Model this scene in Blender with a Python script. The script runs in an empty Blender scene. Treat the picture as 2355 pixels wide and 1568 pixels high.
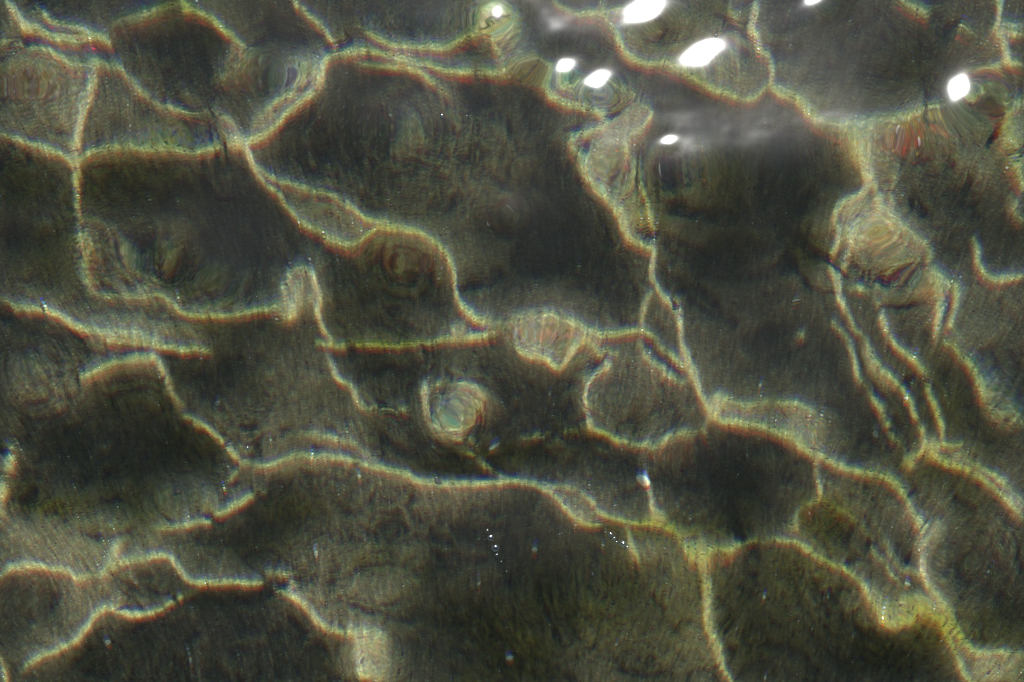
import bpy, math, random
import numpy as np
rad = math.radians

# ------------------------------------------------------------------ camera, world, sun, exposure
sc = bpy.context.scene
CAM_H = 2.60                      # camera above the water
VIEW_TILT = 27.0                  # degrees off the nadir, looking towards +Y
FRAME_W = 1.10                    # metres of water across the middle of the picture
DIST = CAM_H / math.cos(rad(VIEW_TILT))
HFOV = 2 * math.atan(FRAME_W / 2 / DIST)
CAM = np.array([0.0, -CAM_H * math.tan(rad(VIEW_TILT)), CAM_H])
cam = bpy.data.cameras.new('camera')
cam.sensor_width = 36.0
cam.lens = 18.0 / math.tan(HFOV / 2)
cam.clip_start = 0.05
cam.clip_end = 2000.0
cam_ob = bpy.data.objects.new('camera', cam)
sc.collection.objects.link(cam_ob)
cam_ob.location = CAM
cam_ob.rotation_euler = (rad(VIEW_TILT), 0, 0)
sc.camera = cam_ob

SUN_ZEN = 40.0                    # degrees from the zenith
SUN_AZ = 3.5                      # degrees from +Y towards +X
sz, cz = math.sin(rad(SUN_ZEN)), math.cos(rad(SUN_ZEN))
SUN_TO = np.array([sz * math.sin(rad(SUN_AZ)), sz * math.cos(rad(SUN_AZ)), cz])

world = bpy.data.worlds.new('World')
sc.world = world
world.use_nodes = True
wn, wl = world.node_tree.nodes, world.node_tree.links
sky = wn.new('ShaderNodeTexSky')
sky.sky_type = 'NISHITA'
sky.sun_disc = False
sky.sun_elevation = rad(90 - SUN_ZEN)
sky.sun_rotation = rad(SUN_AZ)
sky.air_density = 0.40                     # a clear, deep sky
sky.dust_density = 0.1
wl.new(sky.outputs[0], wn['Background'].inputs[0])
wn['Background'].inputs[1].default_value = 0.05

sun = bpy.data.lights.new('sun', 'SUN')
sun.energy = 5.0
sun.angle = rad(0.09)
sun.color = (1.0, 0.98, 0.97)
sun_ob = bpy.data.objects.new('sun', sun)
sc.collection.objects.link(sun_ob)
sun_ob.location = (0, 3, 6)
sun_ob.rotation_euler = (-rad(SUN_ZEN), 0, -rad(SUN_AZ))
sun.cycles.is_caustics_light = True

sc.view_settings.view_transform = 'Standard'
sc.view_settings.look = 'None'
sc.view_settings.gamma = 1.0
sc.view_settings.use_curve_mapping = False
sc.view_settings.exposure = 1.4

# ------------------------------------------------------------------ optics of the pool
DEPTH = 1.3
N0 = 1.333

def refract(d, gx, gy, n=N0):
    """unit directions d (...,3) through a surface of slopes gx, gy"""
    ln = np.sqrt(gx * gx + gy * gy + 1.0)
    nx, ny, nz = -gx / ln, -gy / ln, 1.0 / ln
    c = -(d[..., 0] * nx + d[..., 1] * ny + d[..., 2] * nz)
    r = 1.0 / n
    k = r * c - np.sqrt(1 - r * r * (1 - c * c))
    return r * d[..., 0] + k * nx, r * d[..., 1] + k * ny, r * d[..., 2] + k * nz

def land(x, y, h, gx, gy, d, n=N0):
    tx, ty, tz = refract(d, gx, gy, n)
    s = (h + DEPTH) / (-tz)
    return x + tx * s, y + ty * s

def cam_dir(x, y, h=0.0):
    v = np.stack([x - CAM[0], y - CAM[1], np.zeros_like(x) + h - CAM[2]], -1)
    return v / np.linalg.norm(v, axis=-1, keepdims=True)

ct, st = math.cos(rad(VIEW_TILT)), math.sin(rad(VIEW_TILT))
IMG_W, IMG_H = 2354.0, 1568.0     # image units used for the traced light pattern

def world_to_img(x, y, z=0.0):
    dx, dy, dz = x - CAM[0], y - CAM[1], z - CAM[2]
    fwd = dy * st - dz * ct
    up = dy * ct + dz * st
    f = (IMG_W / 2) / math.tan(HFOV / 2)
    return IMG_W / 2 + f * dx / fwd, IMG_H / 2 - f * up / fwd

def img_to_world(px, py):
    f = (IMG_W / 2) / math.tan(HFOV / 2)
    a, b = (px - IMG_W / 2) / f, (IMG_H / 2 - py) / f
    dx, dy, dz = a, st + b * ct, -ct + b * st
    t = CAM_H / (-dz)
    return CAM[0] + dx * t, CAM[1] + dy * t

# ------------------------------------------------------------------ traced bright network of the bed
# tile, peak, width, points (each tile has its own origin; 0.5 image units per step)
TO = {1: (0, 0), 2: (588.5, 0), 3: (1177, 0), 4: (1765.5, 0),
      5: (0, 784), 6: (588.5, 784), 7: (1177, 784), 8: (1765.5, 784)}
LINES = [
 (1,5,14,'20,0 60,50 95,95 150,125 230,165 310,185 400,180 440,178 500,205'),
 (1,2.5,9,'150,0 200,70 240,95 310,115 380,140 440,170 500,205'),
 (1,3,9,'0,180 60,190 110,205 210,225 260,255 300,290 350,310 410,300 435,285'),
 (1,2,9,'435,285 480,300 560,320 600,360 640,420 680,455 760,490 860,515 960,525 1040,545 1080,590 1110,650'),
 (1,2.6,13,'435,285 430,360 400,450 370,540 350,640 335,735 345,800 345,900 350,1000 360,1080 390,1180 405,1290 425,1360'),
 (1,3.2,9,'0,615 60,635 150,665 230,695 300,725 335,740 390,715 480,690 560,690 650,685 700,690 790,690 880,705 960,690 1040,670 1110,655'),
 (1,4.5,11,'1110,655 1140,710 1177,790 1210,830'),
 (2,4,12,'-67,655 0,650 50,620 100,565 180,490 250,440 290,390 310,320 340,260 400,230'),
 (2,2,10,'0,560 50,510 110,460 180,420 220,380 215,330 180,280'),
 (1,3,9,'830,0 850,45 920,65 970,90 1030,140 1090,205 1150,240'),
 (1,1.4,12,'850,45 790,40 720,55 640,80 540,110 470,150'),
 (1,5.5,11,'0,1405 80,1420 200,1430 270,1450 330,1490 420,1525 560,1545 700,1568'),
 (1,4.5,9,'425,1360 500,1375 560,1370 650,1375 730,1375 790,1410 870,1460 980,1465 1080,1460 1177,1440 1230,1430 1290,1410'),
 (1,1.2,12,'200,1030 280,1015 360,1020 450,1030 520,1060'),
 (1,1.2,10,'620,1370 720,1290 790,1200 850,1130'),
 (1,1.3,8,'1060,230 1130,300 1060,335 1020,380 1000,450'),
 (2,3,9,'170,0 200,45 260,95 310,140 350,185 400,235'),
 (2,4.5,9,'400,235 440,250 480,240 540,240 620,265 720,290 810,315 900,335 1000,342 1100,350 1177,345'),
 (2,2.2,9,'460,290 560,310 680,315 740,335 800,385 860,435 910,470'),
 (2,4,8,'450,120 500,150 570,190 640,215 740,225 850,230 910,220 960,190 1010,165 1070,155 1110,185 1177,215'),
 (2,3,9,'1070,155 1050,120 1060,80 1020,40 990,0'),
 (2,2,9,'1130,0 1177,70 1190,120 1130,140 1100,180'),
 (2,2,9,'1075,165 1090,230 1130,290 1177,320'),
 (2,3,9,'0,760 40,800 110,840 180,860 260,885 330,900 400,940 460,980 510,1020 580,1025 650,1045 720,1055'),
 (2,3.8,9,'0,820 60,870 110,910 150,970 200,1020 250,1060 330,1105 400,1130 460,1135 500,1090 560,1055 620,1060 700,1060 760,1075 820,1120 870,1180 900,1240 905,1310 925,1380 960,1440 1010,1480 1070,1505 1130,1510 1177,1500'),
 (2,1.3,9,'1070,940 1100,920 1177,910'),
 (2,3,9,'110,1410 130,1330 160,1270 205,1245 250,1265 280,1320 290,1400 285,1450 310,1530 340,1568'),
 (2,5.5,11,'190,1330 175,1400 160,1450'),
 (3,3.2,9,'0,345 50,350 100,365 140,400 170,450 230,470 290,495 350,510 400,525 420,560 400,600 330,615 265,640 270,690 310,750 350,830 400,895 450,940 490,990 520,1060 540,1110 590,1140 655,1145'),
 (3,2.2,9,'600,480 640,520 600,590 540,650 520,690 540,770 570,850 610,920 635,1000 650,1080 655,1145'),
 (3,3.2,10,'655,1145 645,1230 655,1290 690,1345 740,1390 765,1450 780,1568'),
 (3,2.4,9,'0,230 60,290 110,330 160,355 200,390 280,420 380,440 450,440 520,430 580,460'),
 (3,2.5,9,'190,0 230,40 290,65 360,70 430,60 560,40'),
 (3,2.8,9,'400,10 430,90 470,150 500,210 540,260 600,285 680,300 760,340 850,380 920,410 1000,435 1060,455 1120,450 1177,400'),
 (3,3.5,9,'0,1460 40,1470 180,1480 220,1510 300,1515 340,1540 450,1545 540,1530 600,1525 640,1550 670,1568'),
 (3,1.7,10,'630,1340 600,1400 600,1460 600,1525'),
 (3,2,10,'1120,0 1110,60 1095,110 1110,150 1140,220 1177,260 1200,330 1190,400'),
 (3,1.4,9,'1000,0 1010,60 1060,110'),
 (4,4,10,'0,400 50,440 110,465 170,520 220,575 270,600 340,615 400,625 460,620 530,600 610,580 660,560 730,525 800,530 850,560'),
 (4,2,9,'0,385 70,420 140,465 200,520 250,570 320,600'),
 (4,3.2,10,'340,620 380,680 415,740 440,800 450,860 420,910 350,940 310,980 300,1030 320,1090 300,1160 285,1230 315,1300 325,1360 350,1440'),
 (4,2.8,10,'350,640 400,690 450,760 470,840 500,900 510,960 550,1010 600,1050 650,1090 710,1135 750,1190'),
 (4,2.6,9,'400,1130 370,1190 340,1250 325,1310'),
 (4,2.2,9,'370,1330 430,1340 490,1330 540,1290 600,1260'),
 (4,3,9,'715,1260 745,1320 770,1370 780,1400 770,1480 765,1568'),
 (4,1.8,9,'720,1140 760,1260 800,1320 860,1340 850,1420 830,1500 880,1568'),
 (4,2,9,'480,1370 510,1430 530,1500 550,1568'),
 (4,1.6,8,'330,1360 370,1450 400,1520 440,1568'),
 (4,2.4,8,'300,1490 340,1530 370,1568'),
 (4,1.8,9,'560,790 570,830 555,890 565,960'),
 (4,2.6,10,'1050,0 1070,60 1060,110 1045,140 1080,190 1095,250 1110,290 1177,310'),
 (4,2.4,9,'1060,110 1120,115 1177,120'),
 (4,2.8,9,'1050,140 1110,155 1177,155'),
 (4,1.8,9,'900,330 980,320 1050,300 1110,290'),
 (4,2.8,8,'590,0 650,30 710,60 770,100'),
 (4,2,8,'850,100 900,140 940,175'),
 (4,3.2,10,'1177,490 1110,490 1075,520 1075,590 1100,680 1130,770 1170,880'),
 (4,2.6,10,'940,1100 960,1160 970,1220 1010,1270 1060,1285 1120,1275 1177,1260'),
 (4,1.4,10,'1110,900 1130,980 1160,1020'),
 (5,4.2,9,'450,0 600,15 700,15 780,35 880,45 960,55'),
 (5,2.2,10,'350,190 420,150 500,110 580,90 650,80 700,80 740,130 770,190 790,250 830,300'),
 (5,2.6,12,'75,460 50,500 40,560 15,620 5,700 0,800'),
 (5,2,11,'830,330 900,370 960,410 1020,460 1070,510 1110,560 1177,580'),
 (5,1.7,10,'1090,600 1050,640 1020,700 1000,760'),
 (5,3,9,'1220,690 1177,700 1100,745 1030,775 960,810 890,835 800,855 700,860'),
 (5,1.6,12,'440,820 500,850 550,880'),
 (5,1.5,16,'550,880 520,960 470,1060 420,1090'),
 (5,2.2,10,'0,1080 30,1040 80,1030 150,1030 240,1045 300,1060 360,1090 430,1080'),
 (5,3,9,'430,1080 500,1040 570,1010 640,995 700,985 760,990 800,1020 840,1070 880,1105 960,1110 1050,1110 1177,1115'),
 (5,2.6,10,'100,1500 200,1440 260,1410 330,1380 380,1320 430,1260 490,1225 540,1230 600,1250 680,1245 740,1225 800,1195 860,1170'),
 (5,3,10,'-10,1460 0,1480 25,1568'),
 (6,3.4,9,'280,10 400,25 560,15 640,20 700,22 790,10 860,0 950,-5 1100,-25 1177,-50'),
 (6,1.9,11,'330,60 370,160 430,210 470,280 530,300 600,315 700,300'),
 (6,3.2,9,'770,180 760,230 770,290 790,350 830,395 890,405 950,395 1000,360 1040,310 1050,250 1010,210 940,190 860,185 810,200'),
 (6,1.8,12,'830,410 880,440 960,450 1000,480'),
 (6,4.3,9,'0,575 60,570 130,550 200,530 280,525 370,535 440,545 510,560 570,580 640,600 700,625 760,645 850,655 950,655 1050,650 1120,650 1177,635'),
 (6,2.4,9,'960,510 1020,540 1080,590 1130,620 1177,630'),
 (6,1.5,12,'200,430 300,430 400,445 470,480 530,540 570,570'),
 (6,3.8,9,'0,1110 50,1130 120,1155 180,1185 230,1230 280,1290 340,1325 400,1345 460,1360 500,1360 560,1370'),
 (6,1.8,9,'0,1070 80,1070 150,1090 190,1160'),
 (6,3.4,9,'465,1360 475,1450 490,1568'),
 (6,2.4,9,'575,1370 565,1480 570,1568'),
 (7,3.4,9,'0,20 50,60 110,75 160,100 200,130 240,95 270,45 320,25 380,45 420,95 430,125 380,155 340,200 330,260 340,330 360,390 420,420 480,455 550,475 610,480 650,500 700,455 760,430 830,425 880,420'),
 (7,2,9,'270,10 340,15 420,35 480,60'),
 (7,3.6,10,'780,0 810,90 840,170 870,250 910,330 970,370 1050,385 1120,400 1177,415'),
 (7,1.9,9,'580,0 620,80 690,130 760,180 820,190'),
 (7,1.8,8,'650,0 720,60 790,110 830,180'),
 (7,2,9,'900,260 960,250 1000,285 1060,300 1177,285'),
 (7,4.2,9,'0,630 60,640 130,670 190,710 240,770 300,825 350,850 420,840'),
 (7,3.6,9,'130,650 220,670 300,695 360,730 400,780 450,815 520,835 600,850 680,860 720,870 760,910 800,980 850,1035 900,1030 950,1010 1010,975 1060,945 1120,930 1177,930'),
 (7,3.2,13,'880,1040 890,1130 895,1220 900,1310 930,1400 960,1480 1000,1568'),
 (7,1.8,9,'600,500 615,600 630,700 650,770 690,810 680,860'),
 (7,1.5,9,'880,420 900,470'), (7,1.6,9,'880,400 920,330'),
 (7,1.7,10,'520,870 550,950 590,1060'),
 (7,1.2,12,'0,450 100,440 250,420 340,410'),
 (8,4.3,10,'0,425 60,440 120,465 190,515 260,550 340,580 420,610 500,630 550,640 600,690 640,740 660,800 690,850 720,890 710,960 710,1040 720,1090 760,1150 810,1220 850,1290 880,1350 930,1420'),
 (8,1.8,9,'0,290 80,290 150,300 200,330 240,400 220,470'),
 (8,2.3,9,'370,0 395,70 400,130 430,190 480,270 530,350 560,420 600,480 650,540'),
 (8,2.5,9,'440,0 470,70 510,120 570,170 620,230 660,300 690,380 710,440 740,500'),
 (8,1.5,8,'430,30 480,130 540,190 600,230'),
 (8,3.3,10,'560,0 620,50 690,110 720,180 740,250 770,320 790,400 800,450'),
 (8,3.3,10,'800,0 850,30 880,80 930,140 960,190 980,260 1020,310 1060,350 1120,385 1177,400'),
 (8,4,10,'650,590 650,540 700,520 740,500 800,480 880,480'),
 (8,4.8,10,'740,500 780,550 850,575 920,600 1000,650 1060,690 1110,740 1177,820'),
 (8,1.8,10,'850,480 900,540 1000,600 1080,650 1177,760'),
 (8,2,12,'215,550 230,640 235,730 150,790 120,860'),
 (8,1.6,10,'240,740 310,790 390,830 440,890'),
 (8,3.6,9,'0,905 60,925 130,935 190,975 260,1030 330,1045 400,1085 430,1110 450,1170 490,1220 530,1290 600,1310 660,1290 720,1250 760,1270 800,1320 840,1400 870,1460 890,1510 940,1568'),
 (8,2.2,9,'470,1120 500,1190 550,1260 600,1240 650,1190 700,1180 760,1220 820,1290 880,1380 920,1430 1000,1440 1080,1440 1177,1450'),
 (8,1.8,9,'500,860 530,920 560,980 610,1040 670,1060 710,1090'),
 (8,1.6,9,'460,900 480,960 540,1030 600,1120 640,1180'),
]
# bright nodes: image units x, y, radius, peak
NODES = [(793,112,13,9),(545,330,14,8),(217,148,10,6),(168,368,11,3),(355,790,10,7),(662,725,12,7),(425,22,9,4),
 (2136,1033,15,7),(2088,1062,10,6),(1500,575,8,3),(1640,940,12,5),(1606,1290,14,4),(975,905,8,5),(1840,770,8,3),
 (2065,285,9,4),(1960,555,10,5),(1825,1214,9,4),(1502,1195,14,2.5),(2150,645,10,4),(1050,760,10,4),(1190,760,12,3),(1650,925,14,3)]
# evenly lit bands between two folds: tile, level, polygon
FILLS = [
 (1,1.5,'0,0 20,0 95,95 230,165 400,180 500,205 380,140 240,95 150,0'),
 (1,1.3,'0,190 210,225 300,290 435,285 430,420 370,560 340,730 230,695 0,615'),
 (1,1.1,'435,300 600,360 680,455 860,515 1040,545 1100,650 960,690 700,690 480,690 340,735 370,540'),
 (1,1.5,'1040,230 1177,240 1177,330 1060,340 1020,380 1010,450 990,430 1000,340'),
 (1,1.3,'430,1375 730,1380 860,1460 1100,1465 1000,1568 600,1568 450,1530'),
 (1,0.9,'360,1020 800,1030 860,1130 720,1290 640,1370 430,1360'),
 (2,1.9,'0,560 110,460 220,380 200,290 340,260 310,320 290,390 180,490 50,620 -50,650'),
 (2,1.9,'1000,0 1130,0 1177,90 1177,200 1110,180 1060,150 1070,90'),
 (2,1.6,'0,770 180,860 330,900 460,980 580,1025 720,1055 560,1055 460,1135 330,1105 200,1020 110,910'),
 (2,1.2,'470,1135 560,1065 700,1065 840,1160 800,1290 640,1300 520,1220'),
 (2,0.85,'560,420 900,460 1177,600 1177,900 1000,960 760,1000 620,900 560,700'),
 (2,1.9,'130,1420 140,1330 200,1250 260,1280 290,1420 220,1440'),
 (3,1.5,'0,240 110,330 280,420 520,430 620,500 600,590 420,620 400,525 230,470 140,400 0,345'),
 (3,1.5,'265,640 400,600 600,590 520,690 540,770 610,920 650,1080 655,1145 590,1140 520,1060 450,940 350,830'),
 (3,1.9,'680,730 780,705 860,735 920,770 870,830 840,870 790,850 730,800'),
 (3,1.1,'250,40 600,60 1000,60 1100,130 1150,300 1100,450 900,400 700,300 540,260'),
 (4,1.3,'0,260 110,465 230,575 340,615 250,560 110,430 40,300'),
 (4,2.2,'310,980 450,920 510,960 610,1050 600,1080 500,1110 400,1130 340,1100'),
 (4,1.3,'380,1150 600,1090 710,1140 720,1270 740,1330 700,1400 540,1400 480,1360 370,1320'),
 (4,1.0,'350,640 800,540 1060,560 1100,700 1060,850 800,800 560,800 470,840'),
 (4,1.6,'1177,490 1110,490 1075,520 1100,680 1177,860'),
 (4,1.2,'780,1290 860,1340 830,1500 880,1568 765,1568 770,1400'),
 (4,0.9,'860,1340 1177,1290 1177,1568 880,1568'),
 (5,1.1,'0,760 400,800 560,870 800,860 1000,800 800,960 600,1000 430,1080 200,1040 0,1040'),
 (5,1.3,'700,860 890,835 1000,760 1050,640 940,700 800,780 640,770'),
 (5,1.2,'360,1090 550,990 520,1220 430,1260 330,1380 100,1500 0,1480 200,1380 330,1250'),
 (5,0.9,'830,300 1177,360 1177,570 1000,450 900,370'),
 (5,1.1,'100,60 700,20 700,80 500,110 350,190 250,330 100,300'),
 (6,1.9,'770,200 940,190 1040,230 1040,310 950,395 830,395 780,320'),
 (6,2.1,'460,1370 590,1370 580,1568 490,1568'),
 (6,0.8,'0,60 330,60 430,210 700,300 600,540 280,520 0,570'),
 (6,0.62,'450,680 800,680 800,900 700,1250 560,1370 300,1280 200,1180 60,1060 100,900'),
 (6,0.8,'600,20 900,10 1100,200 1000,180 800,170'),
 (7,2.2,'0,0 180,0 250,60 200,125 150,95 50,50'),
 (7,1.3,'250,50 380,50 420,110 330,220 230,150'),
 (7,0.8,'360,150 600,20 880,250 880,410 650,490 450,430 350,320'),
 (7,1.7,'900,260 980,260 1060,295 1177,280 1177,410 1000,370 920,320'),
 (7,1.4,'130,660 300,700 400,790 420,840 340,845 240,770'),
 (7,2.0,'740,880 880,900 920,960 960,960 1000,970 900,1030 850,1035'),
 (7,1.0,'430,850 740,890 850,1035 880,1120 700,1150 560,1050'),
 (7,0.5,'200,1150 700,1150 860,1060 900,1300 1000,1568 300,1568'),
 (8,1.5,'0,290 150,300 240,400 220,530 120,465 0,425'),
 (8,1.5,'740,500 860,480 1000,600 1177,760 1177,820 1060,690 850,575'),
 (8,0.9,'640,700 720,700 1000,760 1177,900 1177,1100 900,900 800,830 690,850'),
 (8,1.9,'690,850 790,820 800,870 750,960 720,1040 705,1000'),
 (8,1.8,'430,1110 470,1120 550,1260 650,1190 760,1220 880,1380 930,1430 890,1510 800,1320 720,1250 600,1310 530,1290 490,1220'),
 (8,1.8,'900,1500 1000,1440 1177,1450 1177,1568 930,1568'),
 (8,0.85,'0,940 190,975 430,1110 530,1290 300,1300 0,1200'),
 (8,1.1,'230,560 540,640 650,780 600,900 440,800 240,740'),
]

def pts(tile, s):
    ox, oy = TO[tile]
    return np.array([[ox + 0.5 * float(a), oy + 0.5 * float(b)] for a, b in (p.split(',') for p in s.split())])

def smooth(p, m=6):
    if len(p) < 3:
        return p
    q = np.vstack([2 * p[0] - p[1], p, 2 * p[-1] - p[-2]])
    t = np.arange(m) / m
    out = []
    for i in range(1, len(q) - 2):
        a, b, c, d = q[i - 1:i + 3]
        for u in t:
            out.append(0.5 * (2 * b + (c - a) * u + (2 * a - 5 * b + 4 * c - d) * u * u + (3 * b - a - 3 * c + d) * u ** 3))
    out.append(p[-1])
    return np.array(out)

# raster in image units / 2 with a margin around the picture
MG = 120
RW, RH = int(IMG_W / 2) + 2 * MG, int(IMG_H / 2) + 2 * MG

def raster_line(p, reach, sg, fade):
    """nearest distance and strength (tapering towards both ends) of a polyline"""
    p = p / 2 + MG
    x0, y0 = np.maximum(np.floor(p.min(0) - reach).astype(int), 0)
    x1, y1 = np.minimum(np.ceil(p.max(0) + reach).astype(int), [RW, RH])
    if x1 <= x0 or y1 <= y0:
        return None
    Y, X = np.mgrid[y0:y1, x0:x1].astype(float)
    d2 = np.full(X.shape, 1e9); am = np.ones(X.shape); up = np.zeros(X.shape)
    seg = np.linalg.norm(np.diff(p, axis=0), axis=1); cum = np.concatenate([[0], np.cumsum(seg)]); tot = cum[-1]
    for i, (a, b) in enumerate(zip(p[:-1], p[1:])):
        ax, ay, bx, by = a[0], a[1], b[0], b[1]
        sx0, sx1 = int(max(min(ax, bx) - reach, x0)) - x0, int(min(max(ax, bx) + reach, x1)) + 1 - x0
        sy0, sy1 = int(max(min(ay, by) - reach, y0)) - y0, int(min(max(ay, by) + reach, y1)) + 1 - y0
        if sx1 <= sx0 or sy1 <= sy0:
            continue
        ex, ey = bx - ax, by - ay
        L = ex * ex + ey * ey + 1e-9
        xs, ys = X[sy0:sy1, sx0:sx1], Y[sy0:sy1, sx0:sx1]
        t = np.clip(((xs - ax) * ex + (ys - ay) * ey) / L, 0, 1)
        d = (xs - ax - t * ex) ** 2 + (ys - ay - t * ey) ** 2
        s_ = cum[i] + t * seg[i]
        e = np.minimum(s_, tot - s_) / fade
        w = 0.3 + 0.7 * np.clip(e, 0, 1)
        v, u, q = d2[sy0:sy1, sx0:sx1], am[sy0:sy1, sx0:sx1], up[sy0:sy1, sx0:sx1]
        k = d < v
        v[k] = d[k]; u[k] = w[k]; q[k] = (ay + t * ey - ys)[k]
    return x0, y0, x1, y1, np.sqrt(d2), am, up

def blur(a, s):
    """gaussian blur, separable, edge padded"""
    r = int(3 * s) + 1
    k = np.exp(-0.5 * (np.arange(-r, r + 1) / s) ** 2); k /= k.sum()
    for ax in (0, 1):
        a = np.moveaxis(a, ax, 0)
        b = np.concatenate([np.repeat(a[:1], r, 0), a, np.repeat(a[-1:], r, 0)], 0)
        out = np.zeros_like(a)
        for i, w in enumerate(k):
            out += w * b[i:i + a.shape[0]]
        a = np.moveaxis(out, 0, ax)
    return a

def poly_mask(p):
    p = p / 2 + MG
    x0, y0 = np.maximum(np.floor(p.min(0)).astype(int) - 1, 0)
    x1, y1 = np.minimum(np.ceil(p.max(0)).astype(int) + 1, [RW, RH])
    m = np.zeros((RH, RW))
    Y, X = np.mgrid[y0:y1, x0:x1].astype(float)
    ins = np.zeros(X.shape, bool)
    q = np.roll(p, -1, 0)
    for (ax, ay), (bx, by) in zip(p, q):
        if ay == by:
            continue
        c = ((ay > Y) != (by > Y)) & (X < (bx - ax) * (Y - ay) / (by - ay) + ax)
        ins ^= c
    m[y0:y1, x0:x1] = ins
    return m

def vnoise(shape, cell, seed, amp=1.0):
    """smooth value noise on a raster"""
    rs = np.random.RandomState(seed)
    h, w = shape
    g = rs.uniform(-1, 1, (int(h / cell) + 3, int(w / cell) + 3))
    y, x = np.arange(h) / cell, np.arange(w) / cell
    yi, xi = y.astype(int), x.astype(int)
    fy, fx = y - yi, x - xi
    fy = (fy * fy * (3 - 2 * fy))[:, None]; fx = (fx * fx * (3 - 2 * fx))[None]
    G = lambda a, b: g[np.ix_(yi + a, xi + b)]
    return amp * ((G(0, 0) * (1 - fx) + G(0, 1) * fx) * (1 - fy) + (G(1, 0) * (1 - fx) + G(1, 1) * fx) * fy)

def light_target():
    base = np.full((RH, RW), 0.15)
    hard = np.zeros((RH, RW)); wide = np.zeros((RH, RW))
    for tile, lv, s in FILLS:
        m = poly_mask(pts(tile, s)) * (lv * 1.05 + 1.8 * max(0.0, lv - 1.5) - 0.14)
        if lv > 1.25:
            hard = np.maximum(hard, m)
        else:
            wide = np.maximum(wide, m)
    soft = np.maximum(0.6 * blur(hard, 6.0) + 0.4 * blur(hard, 16.0), blur(wide, 17.0))
    T = base + soft * (1.0 + vnoise((RH, RW), 40, 3, 0.40) + vnoise((RH, RW), 15, 4, 0.25))
    ln = np.zeros((RH, RW)); sk = np.zeros((RH, RW))
    for k, (tile, pk, w, s) in enumerate(LINES):
        p = smooth(pts(tile, s))
        r = raster_line(p, 60, w, 26.0)
        if r is None:
            continue
        x0, y0, x1, y1, d, am, up = r
        side = 0.5 + 0.5 * np.clip(up / 5.0, -1, 1) * (1 if k % 5 else -1)     # a fold is sharp on one side, soft on the other
        wv = 1.0 + vnoise(d.shape, 45, 100 + k, 0.5) + vnoise(d.shape, 17, 300 + k, 0.2)
        sg = w * max(0.115, 0.30 - 0.045 * pk) * wv          # strong folds are thin, weak ones wide and soft
        core = (1.75 * pk ** 1.85) * am * np.exp(-0.5 * (d / sg) ** 2) / wv
        skirt = am * (0.20 * pk * np.exp(-d / (2.5 + 5.5 * side)) + 0.24 * pk * (0.10 + 0.90 * side) * np.exp(-d / 24.0))
        v = ln[y0:y1, x0:x1]; np.maximum(v, core, out=v)
        v = sk[y0:y1, x0:x1]; np.maximum(v, skirt, out=v)
    # the folds come and go in strength along their length
    ln *= 1.0 + vnoise((RH, RW), 38, 5, 0.6) + vnoise((RH, RW), 13, 6, 0.35)
    T = T + ln + blur(sk, 2.0)
    T = T + 0.36 * blur(np.minimum(T, 4.0), 20.0)       # light scattered wide of the folds
    Y, X = np.mgrid[0:RH, 0:RW].astype(float)
    for x, y, r, pk in NODES:
        cx, cy = x / 2 + MG, y / 2 + MG
        T += pk * 1.5 * np.exp(-0.5 * ((X - cx) ** 2 + (Y - cy) ** 2) / (r * 0.42) ** 2)
    T *= 1.0 + vnoise((RH, RW), 60, 8, 0.15) + vnoise((RH, RW), 22, 9, 0.15)
    wx_ = vnoise((RH, RW), 15, 14, 1.6) + vnoise((RH, RW), 6, 15, 0.7); wy_ = vnoise((RH, RW), 15, 16, 1.6) + vnoise((RH, RW), 6, 17, 0.7)
    T = sample(T, X + wx_, Y + wy_, 0, 0, 1, 1)
    # where a crest magnifies the bed its pattern is stretched smooth
    lm = np.zeros((RH, RW))
    for cx, cy, rx, ry, a in LENSES:
        lm = np.maximum(lm, a * np.exp(-(((X - MG) * 2 - cx) / (rx * 1.05)) ** 4 - (((Y - MG) * 2 - cy) / (ry * 1.1)) ** 4))
    lm = np.clip(lm * 0.95, 0, 0.95)
    T = T * (1 - lm) + (0.65 * blur(T, 4.5) + 0.35 * blur(T, 10.0)) * lm * 1.1
    return T

# ------------------------------------------------------------------ the water over the visible bed
# crests that act as lenses: image units x, y, half width, half height, strength
LENS = 0.95
LENSES = [(70,190,110,45,.9),(400,305,120,30,.9),(620,165,95,45,.95),(900,290,180,55,.9),(300,590,170,55,.9),
 (1395,385,60,80,.85),(1580,395,75,45,.95),(1780,370,110,60,.6),(2050,330,130,55,.85),(2010,535,65,50,1.),
 (2080,640,80,40,.85),(2325,330,45,80,.5),(1060,945,58,50,1.05),(1250,760,75,50,.95),(930,590,75,45,.9),
 (1160,490,45,38,1.),(500,660,65,50,.85),(850,1510,60,70,.85),(1590,1045,75,45,.9),
 (1330,1340,180,65,.85),(2210,1270,100,70,.85),(1630,1275,55,38,.8),(2080,1400,90,42,.85),(80,850,70,55,.85),
 (400,1130,70,40,.85),(60,1370,60,50,.85),(1880,985,65,38,.85),(1880,1175,60,36,.8),(2320,900,60,100,.8),
 (450,1520,200,38,.8),(1150,30,50,55,.95),(1200,150,50,35,.85),(950,35,120,30,.8),(1420,900,70,45,.75),(660,700,30,60,.6),(560,940,60,40,.4)]

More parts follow.
